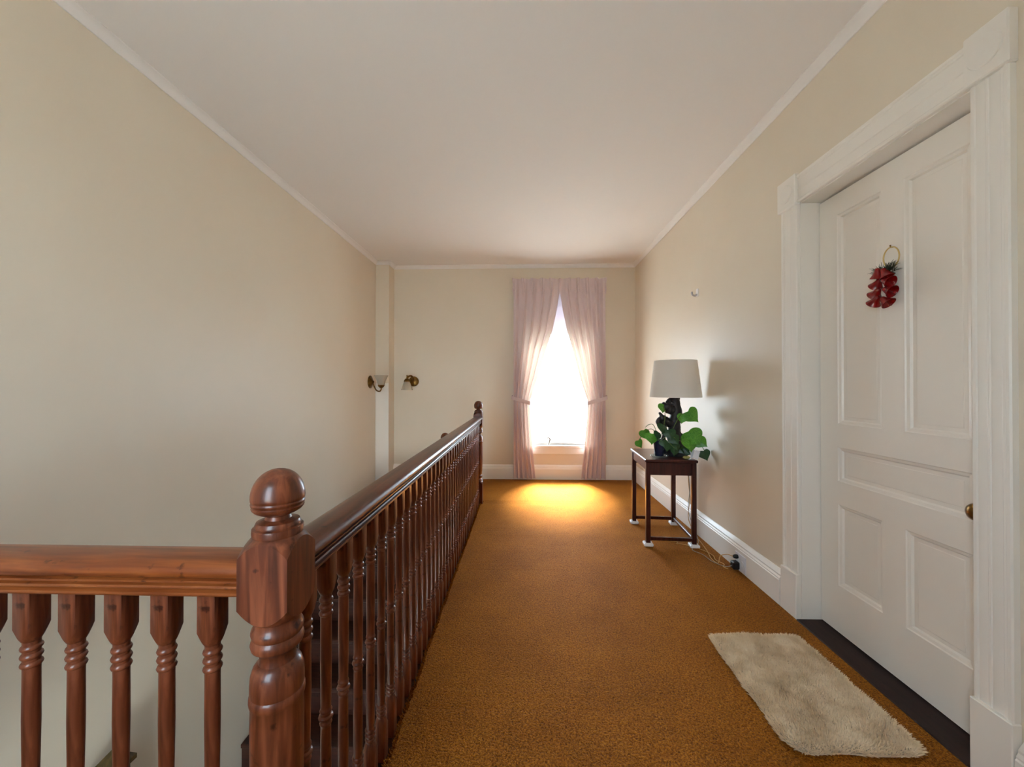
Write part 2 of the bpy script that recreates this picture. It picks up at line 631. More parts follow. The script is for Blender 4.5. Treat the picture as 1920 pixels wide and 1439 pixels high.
# cut tufts along the loose left edge of the carpet
mb = MB()
rr = random.Random(3)
y = 0.8
while y < 3.98:
    for _ in range(3):
        x = ragged(y) + rr.uniform(-0.006, 0.006)
        h_ = rr.uniform(0.006, 0.013)
        w_ = rr.uniform(0.002, 0.0035)
        dx = rr.uniform(-0.010, 0.002)
        dy = rr.uniform(-0.004, 0.004)
        z0 = rr.uniform(0.002, CZ)
        mb.add([(x - w_, y - w_, z0), (x + w_, y - w_, z0), (x, y + w_, z0), (x + dx, y + dy, z0 + h_)], [(0, 1, 3), (1, 2, 3), (2, 0, 3)])
    y += 0.0035
tu = part('edge_tufts', mb, M['carpet'], carpet)
tag(tu, kind='stuff')

# ------------------------------------------------------------------ balusters, newels, rails
def baluster_mesh():
    q = 0.0168
    bead = lambda z, h, r, r0: [(z, r0), (z + h * .2, r * .93), (z + h * .5, r), (z + h * .8, r * .93), (z + h, r0)]
    pr = [(0.138, .0125)]
    for z in (0.144, 0.158, 0.172):
        pr += bead(z, .010, .0158, .0125)
    pr += [(0.190, .0122), (0.30, .0128), (0.418, .0115)]
    for z, r in ((0.424, .0138), (0.438, .0165), (0.453, .0138)):
        pr += bead(z, .010, r, .0115)
    pr += [(0.470, .0115), (0.58, .0128), (0.672, .0124)]
    for z in (0.680, 0.696, 0.712):
        pr += bead(z, .011, .0158, .0125)
    pr += [(0.733, .0125)]
    b = MB().lathe(pr, seg=16)
    b.turned_block(q, 0, 0, None, (0.140, .0125, 0.112), seg=16, rows=3)
    b.turned_block(q, 0, 0.837, (0.730, .0125, 0.758), None, seg=16, rows=3)
    k = b.v
    return b.mesh('baluster', M['wood'], 42)


BAL = baluster_mesh()
RAILP = [(.027, .835), (.034, .837), (.037, .841), (.037, .845), (.033, .847), (.030, .849), (.036, .851), (.038, .854), (.036, .857), (.030, .859), (.030, .861), (.036, .863), (.036, .866), (.030, .868), (.030, .870), (.038, .872), (.0435, .877), (.0455, .884), (.0440, .891), (.038, .897), (.027, .901), (.012, .903)]
RAIL = RAILP + [(-u, z) for u, z in RAILP[::-1]]


def newel(parent, x, y, dz=0.0, base=0.0, w=0.0917):
    """newel post as a part with sub-parts"""
    z = dz
    q = w / 2
    o = (x, y, z)
    mb = MB()
    # square upper block with rounded (lamb's tongue) shoulders
    mb.turned_block(q, .80, .93, (.786, .040, .818), (.944, .037, .910), o, 64, 6)
    post = part('newel_post', mb, M['wood'], parent, 24, org=o)
    mb = MB().lathe([(.940, .036), (.942, .0425), (.948, .0432), (.955, .0425), (.957, .038), (.960, .0385), (.966, .036), (.968, .031), (.970, .0225), (.976, .0205), (.981, .0225), (.983, .028)], (x, y, z), 36)
    part('collar', mb, M['wood'], post, 40, org=o)
    ball = [(.979, .026), (.982, .033), (.986, .0395), (.990, .0430), (.993, .0440), (.9945, .0422), (.9955, .0422), (.997, .0442), (1.001, .0452), (1.0035, .0436), (1.0045, .0436), (1.006, .0450), (1.011, .0455)]
    for k in range(1, 13):
        a = k / 12 * PI / 2
        ball.append((1.011 + .052 * math.sin(a), max(.0455 * math.cos(a) ** 0.95, .0006)))
    part('finial', MB().lathe(ball, (x, y, z), 40), M['wood'], post, 40, org=o)
    sh = [(.795, .040), (.785, .0395), (.775, .0395), (.770, .0425), (.764, .044), (.757, .0425), (.754, .0405), (.750, .0425), (.743, .0445), (.735, .0425), (.730, .034), (.722, .0305), (.714, .030), (.706, .0315), (.703, .036), (.697, .0405), (.685, .0440), (.668, .0452), (.655, .0452), (.651, .0442), (.648, .0462), (.640, .0468), (.634, .0458), (.631, .0440)]
    lo = base - dz
    sh += [(.60, .0446), (.45, .0440), (.34, .0405), (.30, .036), (.295, .0405), (.285, .0435), (.275, .0405), (.270, .034), (.262, .032), (.255, .040), (.245, .0435), (.238, .040)]
    part('shaft', MB().lathe(sh, (x, y, z), 36), M['wood'], post, 40, org=o)
    part('base_block', MB().turned_block(q, lo, .23, None, (.240, .040, .212), o, 48, 5), M['wood'], post, 24, org=o)
    return post


# run across the near end of the stairwell, with the big near newel
b1 = thing('balustrade', (XRAIL, YRAIL, 0), 'short red-brown wooden balustrade at lower left with the large near newel post', 'balustrade')
newel(b1, XRAIL, YRAIL)
mb = MB().prism([(YRAIL + u, z) for u, z in RAIL], 'x', XL + 0.02, XRAIL - 0.0445)
part('handrail', mb, M['wood_lit_x'], b1, 35)
mb = MB().bbox(XL, XL + 0.022, YRAIL - 0.06, YRAIL + 0.06, 0.80, 0.955, 0.006)
part('wall_block', mb, M['wood'], b1)
for k in range(14):
    x = -0.590 - 0.0893 * k
    link('baluster', BAL, b1, (x, YRAIL, 0))

# long run beside the hall
YFN = 3.97
b2 = thing('balustrade', (XRAIL, YFN, 0), 'long red-brown wooden balustrade beside the carpet running to the far newel post', 'balustrade')
newel(b2, XRAIL, YFN)
mb = MB().prism([(XRAIL + u, z) for u, z in RAIL], 'y', YRAIL + 0.0445, YFN - 0.044)
part('handrail', mb, M['wood_shaded_y'], b2, 35)
for k in range(36):
    y = 0.806 + 0.0882 * k
    if y < YFN - 0.06:
        link('baluster', BAL, b2, (XRAIL, y, 0))
# nosing boards under both runs
struct('trim_7', MB().bbox(XWELL - 0.03, -0.43, YRAIL - 0.05, YFN + 0.05, -0.02, 0.004, 0.003), M['darkwood'], 'dark wooden nosing along the stair opening')
struct('trim_8', MB().bbox(XL, XWELL - 0.03, YRAIL - 0.05, YW0 + 0.02, -0.02, 0.004, 0.003), M['darkwood'], 'dark wooden nosing across the near end of the stair opening')

# staircase descending towards the viewer along the left wall
st = thing('staircase', (-1.33, YW1, 0), 'dark wooden stairs going down inside the stairwell beside the left wall', 'stairs')
n = 13
for k in range(n):
    z = -(k + 1) * 0.19
    y1 = YW1 - k * 0.235
    part('tread', MB().bbox(XL + 0.001, -0.79, y1 - 0.262, y1, z - 0.03, z, 0.006), M['darkwood'], st)
    part('riser', MB().box(XL + 0.001, -0.80, y1 - 0.012, y1 + 0.004, z, z + 0.165), M['darkwood'], st)
pr = [(YW1 + 0.05, 0.06), (YW1 + 0.05, -0.30), (YW1 - n * .235, -n * .19 - 0.2), (YW1 - n * .235, -n * .19 + 0.10)]
part('stringer', MB().prism(pr, 'x', -0.80, -0.765), M['darkwood'], st)
b3 = thing('balustrade', (-0.815, 3.96, -0.335), 'lower stair balustrade whose dark newel ball shows behind the long handrail', 'balustrade')
newel(b3, -0.815, 3.99, -0.335, -0.6, 0.08)
s_ = 0.19 / 0.235
yA, yB = 3.955, YW1 - 11.5 * 0.235
zoff = -0.335
rail3 = []
for u, z in RAIL:
    rail3.append((-0.815 + u * 0.9, z))
vs0 = [(x, yA, z + zoff) for x, z in rail3]
vs1 = [(x, yB, z + zoff - (yA - yB) * s_) for x, z in rail3]
part('handrail', MB().loft([vs0, vs1]), M['wood_shaded_y'], b3, 35)
for k in range(22):
    y = 3.87 - 0.1175 * k
    link('baluster', BAL, b3, (-0.815, y, zoff - (yA - y) * s_))

# carved post at the foot of the stairs, near the left wall
po = thing('stair_post', (-1.79, 1.63, -1.9), 'dark olive-brown post top low in the stairwell seen between the near balusters', 'post')
part('shaft', MB().box(-1.83, -1.75, 1.59, 1.67, -1.9, -0.45), M['olivewood'], po)
mb = MB()
a, b, c, d = -1.845, -1.735, 1.575, 1.685
mb.add([(a, c, -.45), (b, c, -.45), (b, d, -.45), (a, d, -.45), (a, c, -.43), (b, c, -.43), (b, d, -.43), (a, d, -.43), (-1.79, 1.63, -.365)],
       [(3, 2, 1, 0), (0, 1, 5, 4), (1, 2, 6, 5), (2, 3, 7, 6), (3, 0, 4, 7), (4, 5, 8), (5, 6, 8), (6, 7, 8), (7, 4, 8)])
part('cap', mb, M['olivewood'], po)

# ------------------------------------------------------------------ door in the right wall
d1 = thing('door_1', (XD, (DY0 + DY1) / 2, 0), 'white five-panel door with wide moulded casing on the right wall', None, None, 'structure')
LY0, LY1, LZ0, LZ1 = DY0 + 0.003, DY1 - 0.004, 0.020, 2.158
ST = [(LY0, 1.360), (1.590, 1.690), (1.920, LY1)]         # stiles
leaf = MB()
xa, xb = XD, XD + 0.042
leaf.box(xa, xb, ST[0][0], ST[0][1], LZ0, LZ1)
leaf.box(xa, xb, ST[2][0], ST[2][1], LZ0, LZ1)
for z0, z1 in ((LZ0, .248), (.642, .755), (.920, 1.034), (2.056, LZ1)):
    leaf.box(xa, xb, ST[0][1], ST[2][0], z0, z1)
leaf.box(xa, xb, ST[1][0], ST[1][1], .248, .642)
leaf.box(xa, xb, ST[1][0], ST[1][1], 1.034, 2.056)
lf = part('door_leaf', leaf, M['doorpaint'], d1)
pans = [(1.360, 1.590, .248, .642), (1.690, 1.920, .248, .642), (1.360, 1.920, .755, .920), (1.360, 1.590, 1.034, 2.056), (1.690, 1.920, 1.034, 2.056)]
for y0, y1, z0, z1 in pans:
    mb = MB()
    # sloping moulding around a recessed flat field
    steps = [(0.0, 0.000), (0.004, 0.004), (0.014, 0.007), (0.020, 0.014), (0.034, 0.014), (0.037, 0.013)]
    rings = [[(xa + d, y0 + i, z0 + i), (xa + d, y1 - i, z0 + i), (xa + d, y1 - i, z1 - i), (xa + d, y0 + i, z1 - i)] for i, d in steps]
    mb.loft(rings, cap=False)
    k = len(mb.v)
    mb.f.append((k - 4, k - 3, k - 2, k - 1))
    part('panel', mb, M['doorpaint'], lf)
# jambs with stop, head jamb
mb = MB().box(XR + 0.0, XR + 0.20, DY1, DY1 + 0.0215, 0, DZ1 + 0.021)
part('jamb', mb, M['trim'], d1)
mb = MB().box(XR + 0.0, XR + 0.20, DY0 - 0.0215, DY0, 0, DZ1 + 0.021)
part('jamb', mb, M['trim'], d1)
mb = MB().box(XR + 0.0, XR + 0.20, DY0, DY1, DZ1, DZ1 + 0.021)
part('head_jamb', mb, M['trim'], d1)
part('gap_shade_panel', MB().box(XD + 0.06, XD + 0.10, DY0 - 0.02, DY1 + 0.02, 0, DZ1), M['black'], d1)  # black sheet behind the leaf: shade in the door gaps put in as colour
# moulded casing boards: profile across the width (u) and thickness (t)
def casing_prof(w):
    P = [(0, 0), (0, .014), (.004, .018), (.012, .018), (.016, .0155)]
    P += [(w * .5 - .012, .0155), (w * .5 - .008, .018), (w * .5 - .003, .018), (w * .5 - .001, .0155)]
    P += [(w - .026, .0155), (w - .022, .018), (w - .016, .018), (w - .012, .022), (w - .004, .022), (w, .018), (w, 0)]
    return P
for ya, sg, CW, CM in ((DY1 + 0.004, 1, 0.116, .016), (DY0 - 0.002, -1, 0.103, .008)):
    pr = [(XR - t, ya + sg * u) for u, t in casing_prof(CW)]
    part('casing', MB().prism(pr, 'z', 0.24, 2.165), M['trim'], d1, 30)
    y0, y1 = sorted((ya - sg * 0.001, ya + sg * (CW + 0.004)))
    part('plinth_block', MB().bbox(XR - 0.030, XR, y0, y1, 0, 0.24, 0.003), M['trim'], d1)
    y0, y1 = sorted((ya - sg * 0.006, ya + sg * (CW + CM)))
    cb = part('corner_block', MB().bbox(XR - 0.032, XR, y0, y1, 2.165, 2.325, 0.004), M['trim'], d1)
    RM = Matrix.Rotation(-PI / 2, 3, 'Y')
    ros = [(0.0, .048), (.0025, .046), (.0035, .042), (.0020, .037), (.0012, .030), (.0028, .024), (.0036, .018), (.0020, .011), (.0034, .006), (.0040, .0008)]
    part('rosette', MB().lathe(ros, (XR - 0.032, (y0 + y1) / 2, 2.245), 28, M_=RM), M['trim'], cb, 35)
pr = [(XR - t, 2.172 + u) for u, t in casing_prof(0.142)]
part('head_casing', MB().prism(pr, 'y', DY0 + 0.004, DY1 - 0.002), M['trim'], d1, 30)
part('threshold', MB().bbox(XR - 0.034, XD + 0.05, DY0 - 0.0, DY1 + 0.0, 0.0, 0.016, 0.004), M['threshold'], d1)
# knob
RM = Matrix.Rotation(-PI / 2, 3, 'Y')
kp = part('knob_plate', MB().bbox(XD - 0.004, XD, 1.284, 1.330, 0.70, 0.88, 0.002), M['brass'], d1)
kn = [(0, .010), (.018, .009), (.026, .010), (.031, .020), (.037, .0275), (.046, .0295), (.054, .0265), (.060, .018), (.063, .008), (.0635, .0006)]
part('knob', MB().lathe(kn, (XD - 0.002, 1.306, 0.803), 28, M_=RM), M['brass'], kp, 50)

# ------------------------------------------------------------------ window
w1 = thing('window_1', ((WIN[0] + WIN[1]) / 2, YB, WIN[2]), 'tall bright sash window at the end of the hall', None, None, 'structure')


def window(par, w, yw, sg):
    """sg=+1: the wall lies towards +y from the room side yw"""
    x0, x1, z0, z1 = w
    f = lambda a, b: sorted((yw + sg * a, yw + sg * b))
    for xa_, xb_ in ((x0 - 0.11, x0 + 0.005), (x1 - 0.005, x1 + 0.11)):
        y0, y1 = f(-0.022, 0.0)
        part('casing', MB().bbox(xa_, xb_, y0, y1, z0 - 0.02, z1 + 0.0, 0.004), M['trim'], par)
    y0, y1 = f(-0.026, 0.0)
    part('head_casing', MB().bbox(x0 - 0.12, x1 + 0.12, y0, y1, z1, z1 + 0.11, 0.004), M['trim'], par)
    y0, y1 = f(-0.032, 0.10)
    part('window_sill', MB().bbox(x0 - 0.12, x1 + 0.12, y0, y1, z0 - 0.035, z0, 0.005), M['trim'], par)
    y0, y1 = f(-0.018, 0.0)
    part('apron', MB().bbox(x0 - 0.10, x1 + 0.10, y0, y1, z0 - 0.115, z0 - 0.035, 0.004), M['trim'], par)
    for a, b in ((x0 - 0.001, x0 + 0.02), (x1 - 0.02, x1 + 0.001)):
        y0, y1 = f(0.0, T)
        part('jamb', MB().box(a, b, y0, y1, z0, z1), M['trim'], par)
    a, b = x0 + 0.02, x1 - 0.02
    y0, y1 = f(0.055, 0.09)
    mb = MB()
    mb.box(a, a + 0.04, y0, y1, z0, z1)
    mb.box(b - 0.04, b, y0, y1, z0, z1)
    mb.box(a + 0.04, b - 0.04, y0, y1, z0, z0 + 0.03)
    mb.box(a + 0.04, b - 0.04, y0, y1, z1 - 0.04, z1)
    s = part('sash', mb, M['trim'], par)
    ym = (y0 + y1) / 2
    part('pane', MB().box(a + 0.035, b - 0.035, ym - 0.002, ym + 0.002, z0 + 0.025, z1 - 0.035), M['glass'], s)


window(w1, WIN, YB, 1)
w2 = thing('fill_window_near', ((WIN2[0] + WIN2[1]) / 2, YF, WIN2[2]), 'unseen sash window added behind the viewer for daylight at the near end', None, None, 'structure')
window(w2, WIN2, YF, -1)
w3 = thing('fill_window_lower', ((WIN3[0] + WIN3[1]) / 2, YF, WIN3[2]), 'unseen sash window added in the lower hall for daylight on the stairwell wall', None, None, 'structure')
window(w3, WIN3, YF, -1)

# small hooked ornament standing on the far sill
og = thing('sill_ornament', (0.33, 4.985, 0.45), 'small pale hooked ornament standing on the far window sill', 'ornament')
part('base', MB().lathe([(0, .016), (.006, .017), (.010, .010), (.014, .006)], (0.33, 4.985, 0.45), 16), M['grey_cord'], og, 40)
pts = spline([(0.33, 4.985, 0.46), (0.336, 4.985, 0.485), (0.345, 4.985, 0.515), (0.343, 4.985, 0.538), (0.328, 4.985, 0.546), (0.314, 4.985, 0.537), (0.306, 4.985, 0.522)], 6)
part('hook', MB().tube(pts, [lerp(.014, .006, i / (len(pts) - 1)) for i in range(len(pts))], 10), M['grey_cord'], og, 60)

# roller blind drawn over the top of the window
rb = thing('roller_blind', (0.46, YB + 0.03, 2.43), 'white translucent roller blind drawn over the top of the far window', 'blind')
RMx = Matrix.Rotation(PI / 2, 3, 'Y')
part('roller', MB().lathe([(0, .018), (0.87, .018)], (0.025, YB + 0.03, 2.435), 18, M_=RMx), M['pad'], rb, 40)
part('cloth', MB().box(0.032, 0.888, YB + 0.0475, YB + 0.0485, 1.915, 2.435), M['blind'], rb)
part('bottom_bar', MB().bbox(0.030, 0.890, YB + 0.042, YB + 0.054, 1.895, 1.918, 0.003), M['pad'], rb)

# ------------------------------------------------------------------ curtains
def curtain(xo, inner, label, sgn):
    t = thing('curtain', (xo, 4.9, 0.035), label, 'curtain', 'curtains of the far window')
    ZT, ZB = 2.588, 0.035
    NZ, NU, NF = 90, 150, 5
    rows = []
    rr = random.Random(11 if sgn > 0 else 23)
    ph = [rr.uniform(-.5, .5) for _ in range(8)]
    for i in range(NZ + 1):
        z = lerp(ZT, ZB, i / NZ)
        xi = interp(inner, z)
        wdt = abs(xi - xo)
        top = max(0.0, (z - 2.42) / (ZT - 2.42))
        tie = math.exp(-((z - 1.01) / 0.10) ** 2)
        row = []
        for j in range(NU + 1):
            u = j / NU
            a = 2 * PI * NF * u
            xx = lerp(xo, xi, u)
            s = math.sin(a + ph[0] + 0.5 * math.sin(z * 1.3 + ph[1]) * (1 - top))
            fold = s + 0.35 * math.sin(2.1 * a + ph[2] + z * 0.8) * (1 - top)
            amp = lerp(0.030, 0.014, tie) * (0.75 + 0.25 * (1 - top))
            # narrow pinch pleats in the heading
            pin = (max(0.0, math.cos(a)) ** 6) * 0.022 * top
            yy = 4.908 - amp * fold * (1 - 0.4 * top) - pin
            xx += sgn * 0.006 * math.cos(a) * (1 - top)
            row.append((xx, yy, z))
        rows.append(row)
    mb = MB()
    mb.loft(rows, cap=False, closed=False)
    part('drape', mb, M['curtain'], t, 180)
    # pinched heading pleats
    for k in range(NF):
        u = (k + (0.0 if k else 0.03)) / NF
        x = lerp(xo, interp(inner, 2.5), u)
        m2 = MB()
        prf = [(2.588, .016), (2.56, .014), (2.515, .006), (2.49, .007), (2.44, .013), (2.38, .003)]
        m2.lathe(prf, (x, 4.882, 0), 10)
        part('pinch_pleat', m2, M['curtain'], t, 60)
    # tieback band: from the wall hook round the gathered cloth
    xi = interp(inner, 1.0)
    o_ = xo - sgn * 0.012
    pts = spline([(o_, 4.955, 1.075), (o_, 4.895, 1.065), (lerp(xo, xi, .5), 4.866, 1.03), (xi + sgn * .004, 4.874, 1.0), (xi + sgn * 0.008, 4.915, 0.995), (lerp(xo, xi, .5), 4.945, 1.03), (o_, 4.955, 1.075)], 8)
    rings = []
    for i, p in enumerate(pts):
        rings.append([(p.x, p.y - .002, p.z - .024), (p.x, p.y - .006, p.z), (p.x, p.y - .002, p.z + .024), (p.x, p.y + .002, p.z + .024), (p.x, p.y + .003, p.z), (p.x, p.y + .002, p.z - .024)])
    part('tieback', MB().loft(rings), M['curtain'], t, 60)
    part('tieback_hook', MB().tube([(o_, 4.985, 1.08), (o_, 4.95, 1.08), (o_, 4.945, 1.095)], 0.004, 8), M['brass'], t, 60)
    return t


innerL = [(0.035, .150), (0.30, .125), (0.77, .086), (1.006, .078), (1.278, .163), (1.617, .265), (1.923, .367), (2.20, .425), (2.433, .462), (2.588, .468)]
innerR = [(0.035, .737), (0.30, .765), (0.77, .812), (1.006, .828), (1.278, .738), (1.617, .651), (1.923, .563), (2.20, .508), (2.433, .472), (2.588, .468)]
curtain(-0.129, innerL, 'left pinkish-beige curtain of the far window, tied back with pinch pleats', 1)
curtain(1.048, innerR, 'right pinkish-beige curtain of the far window, on the lamp side', -1)
cr = thing('curtain_rod', (0.46, 4.95, 2.57), 'white traverse rod hidden behind the curtain headings', 'curtain rod')
part('rod', MB().bbox(-0.11, 1.03, 4.928, 4.945, 2.552, 2.580, 0.003), M['pad'], cr)
for x in (-0.10, 1.02):
    part('bracket', MB().bbox(x - .012, x + .012, 4.944, 4.985, 2.555, 2.577, 0.002), M['pad'], cr)

# ------------------------------------------------------------------ wall sconces
s1 = thing('wall_sconce', (XL, 4.62, 1.265), 'brass wall sconce on the left wall with upturned frosted glass shade', 'sconce')
RX = Matrix.Rotation(PI / 2, 3, 'Y')
part('back_plate', MB().lathe([(0, .078), (.006, .078), (.012, .068), (.018, .050), (.026, .040), (.030, .022), (.042, .016), (.048, .010)], (XL, 4.62, 1.265), 32, M_=RX), M['brass'], s1, 40)
pts = spline([(XL + .03, 4.62, 1.265), (XL + .045, 4.62, 1.22), (XL + .075, 4.62, 1.165), (XL + .115, 4.62, 1.15), (XL + .135, 4.62, 1.175), (XL + .135, 4.62, 1.20)], 6)
part('arm', MB().tube(pts, .008, 10), M['brass'], s1, 60)
part('cup', MB().lathe([(1.185, .004), (1.19, .014), (1.205, .032), (1.225, .042), (1.228, .040), (1.21, .026)], (XL + .135, 4.62, 0), 24), M['brass'], s1, 40)
part('glass_shade', MB().lathe([(1.222, .036), (1.25, .044), (1.29, .056), (1.325, .072), (1.345, .084), (1.344, .081), (1.324, .069), (1.29, .053), (1.25, .041), (1.225, .033)], (XL + .135, 4.62, 0), 32, cap=False), M['sconce_glass'], s1, 50)

s2 = thing('wall_sconce', (-1.45, YB, 1.28), 'brass wall sconce on the end wall with arched arm and downturned glass', 'sconce')
RY = Matrix.Rotation(PI / 2, 3, 'X')
part('back_plate', MB().lathe([(0, .066), (.006, .066), (.014, .054), (.020, .036), (.026, .020)], (-1.43, YB, 1.275), 32, M_=RY), M['brass'], s2, 40)
pts = spline([(-1.43, YB - .02, 1.275), (-1.425, YB - .045, 1.315), (-1.445, YB - .075, 1.345), (-1.475, YB - .10, 1.335), (-1.485, YB - .11, 1.30)], 6)
part('arm', MB().tube(pts, [.012] * 12 + [.011] * 13, 10), M['brass'], s2, 60)
part('cup', MB().lathe([(1.315, .008), (1.305, .026), (1.285, .038), (1.27, .042), (1.27, .038)], (-1.487, YB - .112, 0), 24), M['brass'], s2, 40)
part('finial', MB().lathe([(1.312, .006), (1.325, .010), (1.335, .006), (1.350, .009), (1.358, .002)], (-1.487, YB - .112, 0), 14), M['brass'], s2, 40)
part('glass_shade', MB().lathe([(1.275, .034), (1.25, .044), (1.215, .056), (1.18, .068), (1.165, .076), (1.166, .072), (1.18, .064), (1.215, .052), (1.25, .040), (1.272, .031)], (-1.487, YB - .112, 0), 32, cap=False), M['sconce_glass'], s2, 50)

# ------------------------------------------------------------------ wall hook above the lamp
hk = thing('wall_hook', (XR, 3.21, 1.985), 'small pale hook on the right wall above the lamp', 'hook')
part('plate', MB().bbox(XR - .006, XR, 3.192, 3.228, 1.955, 2.02, .002), M['pad'], hk)
part('peg', MB().tube(spline([(XR - .004, 3.21, 1.975), (XR - .025, 3.21, 1.962), (XR - .045, 3.21, 1.972), (XR - .048, 3.21, 1.995)], 5), .007, 8), M['silver'], hk, 60)

# ------------------------------------------------------------------ side table
TA = math.radians(-3.6)


def tp(a, b, z):
    """table space (a across, b along) to world"""
    return (1.125 + a * math.cos(TA) - b * math.sin(TA), 3.165 + a * math.sin(TA) + b * math.cos(TA), z)


tb = thing('side_table', (1.125, 3.165, 0.0), 'narrow dark mahogany side table with low stretchers and white foot pads', 'table')


def tbox(a0, a1, b0, b1, z0, z1, ch=0.003):
    m = MB().bbox(a0, a1, b0, b1, z0, z1, ch)
    m.v = [tp(*p) for p in m.v]
    return m


F0 = CZ
part('tabletop', tbox(-.192, .192, -.262, .262, .642, .664, .005), M['table'], tb)
for a in (-.167, .167):
    for b in (-.235, .235):
        lg = part('leg', tbox(a - .0165, a + .0165, b - .0165, b + .0165, F0 + .012, .642), M['table'], tb)
        part('foot_pad', tbox(a - .034, a + .034, b - .034, b + .034, F0, F0 + .024, .006), M['pad'], lg)
for b in (-.235, .235):
    part('apron', tbox(-.151, .151, b - .010, b + .010, .545, .642), M['table'], tb)
    part('stretcher', tbox(-.151, .151, b - .009, b + .009, .052, .078), M['table'], tb)
part('apron', tbox(-.177, -.157, -.219, .219, .575, .642), M['table'], tb)
part('apron', tbox(.157, .177, -.219, .219, .545, .642), M['table'], tb)
part('stretcher', tbox(.158, .176, -.219, .219, .052, .078), M['table'], tb)

# ------------------------------------------------------------------ lamp on the table
LX, LY, LZ = 1.205, 3.10, .664
lp = thing('table_lamp', (LX, LY, LZ), 'table lamp with cream drum shade and gnarled black driftwood base', 'lamp')
mb = MB()


def knob(pts, rad, seg=10, amp=.25, sd=0):
    P = spline(pts, 6)
    R = [interp([(i / (len(rad) - 1), r) for i, r in enumerate(rad)], k / (len(P) - 1)) for k, _ in enumerate(P)]
    R = [r * (1 + amp * mnoise.noise(Vector((k * .45, sd, 2.3)))) for k, r in enumerate(R)]
    mb.tube(P, R, seg)


knob([(LX + .005, LY, LZ), (LX + .0, LY, LZ + .08), (LX - .005, LY - .01, LZ + .18), (LX + .0, LY, LZ + .27), (LX + .015, LY, LZ + .36), (LX + .005, LY, LZ + .43), (LX + .0, LY, LZ + .462)], [.078, .060, .050, .045, .040, .036, .034], 14, .22, 1)
knob([(LX - .01, LY, LZ + .36), (LX - .05, LY - .01, LZ + .375), (LX - .085, LY - .02, LZ + .40), (LX - .095, LY - .02, LZ + .425)], [.04, .042, .034, .008], 12, .3, 4)
knob([(LX - .03, LY, LZ + .40), (LX - .045, LY, LZ + .43), (LX - .03, LY, LZ + .46)], [.030, .022, .006], 10, .3, 6)
knob([(LX - .01, LY, LZ + .24), (LX - .06, LY - .02, LZ + .27), (LX - .105, LY - .03, LZ + .30), (LX - .128, LY - .03, LZ + .345)], [.035, .034, .026, .006], 12, .35, 8)
knob([(LX - .09, LY - .03, LZ + .30), (LX - .135, LY - .03, LZ + .285), (LX - .13, LY - .03, LZ + .24), (LX - .10, LY - .03, LZ + .225)], [.022, .018, .015, .008], 10, .35, 9)
knob([(LX - .10, LY - .03, LZ + .28), (LX - .085, LY - .02, LZ + .21), (LX - .095, LY - .02, LZ + .13), (LX - .075, LY - .01, LZ + .04), (LX - .06, LY, LZ)], [.024, .016, .018, .028, .034], 10, .35, 11)
knob([(LX + .03, LY, LZ + .18), (LX + .052, LY - .01, LZ + .13), (LX + .062, LY, LZ + .05), (LX + .085, LY, LZ)], [.024, .024, .03, .028], 10, .3, 13)
knob([(LX + .02, LY, LZ + .42), (LX + .035, LY, LZ + .45), (LX + .045, LY, LZ + .465)], [.022, .012, .003], 8, .2, 15)
vv = []
zmin = LZ
for v in mb.v:
    n_ = mnoise.noise(Vector(v) * 38) * .005 + mnoise.noise(Vector(v) * 90) * .002
    vv.append((v[0] + n_, v[1] - n_ * .6, max(zmin, v[2] + n_ * .5)))
mb.v = vv
part('driftwood_base', mb, M['driftwood'], lp, 60)
part('socket', MB().lathe([(.452, .016), (.47, .018), (.50, .017), (.53, .013), (.56, .012)], (LX, LY, LZ), 20), M['brass'], lp, 40)
SZ0, SZ1 = 1.128, 1.420
sh = [(SZ0, .1935), (SZ0 + .004, .1945), (SZ0 + .008, .1935), (SZ1 - .008, .1605), (SZ1 - .004, .1610), (SZ1, .1600), (SZ1, .1585), (SZ1 - .008, .159), (SZ0 + .008, .192), (SZ0, .192)]
shade = part('lamp_shade', MB().lathe(sh, (1.213, LY, 0), 64, cap=False), M['shade'], lp, 50)
mb = MB()
for k in range(3):
    a = k * 2 * PI / 3 + .4
    mb.tube([(1.213, LY, SZ1 - .03), (1.213 + .158 * math.cos(a), LY + .158 * math.sin(a), SZ1 - .006)], .002, 6)
mb.lathe([(SZ1 - .034, .014), (SZ1 - .026, .014)], (1.213, LY, 0), 14)
mb.tube([(1.205, LY, LZ + .55), (1.213, LY, SZ1 - .02)], .004, 6)
part('spider_fitting', mb, M['brass'], lp)
part('bulb', MB().lathe([(1.215, .014), (1.235, .020), (1.262, .030), (1.285, .028), (1.302, .014), (1.306, .001)], (1.207, LY, 0), 20), M['pad'], lp, 60)

# ------------------------------------------------------------------ trailing plant in a blue pot beside the lamp
PX, PY = 1.06, 3.03
pl = thing('potted_ivy', (PX, PY, LZ), 'trailing green ivy in a dark blue pot climbing round the lamp base', 'plant')
pt = part('pot', MB().lathe([(0, .030), (.004, .033), (.05, .038), (.105, .044), (.112, .047), (.124, .047), (.126, .044), (.118, .042), (.108, .040), (.10, .038)], (PX, PY, LZ + .008), 28), M['pot'], pl, 40)
part('soil', MB().lathe([(.104, .039), (.112, .037), (.116, .015), (.117, .001)], (PX, PY, LZ + .008), 20), M['soil'], pl, 60)
part('saucer', MB().lathe([(0, .046), (.003, .058), (.014, .068), (.016, .066), (.005, .055), (.004, .03)], (PX, PY, LZ), 28), M['clear'], pl, 40)


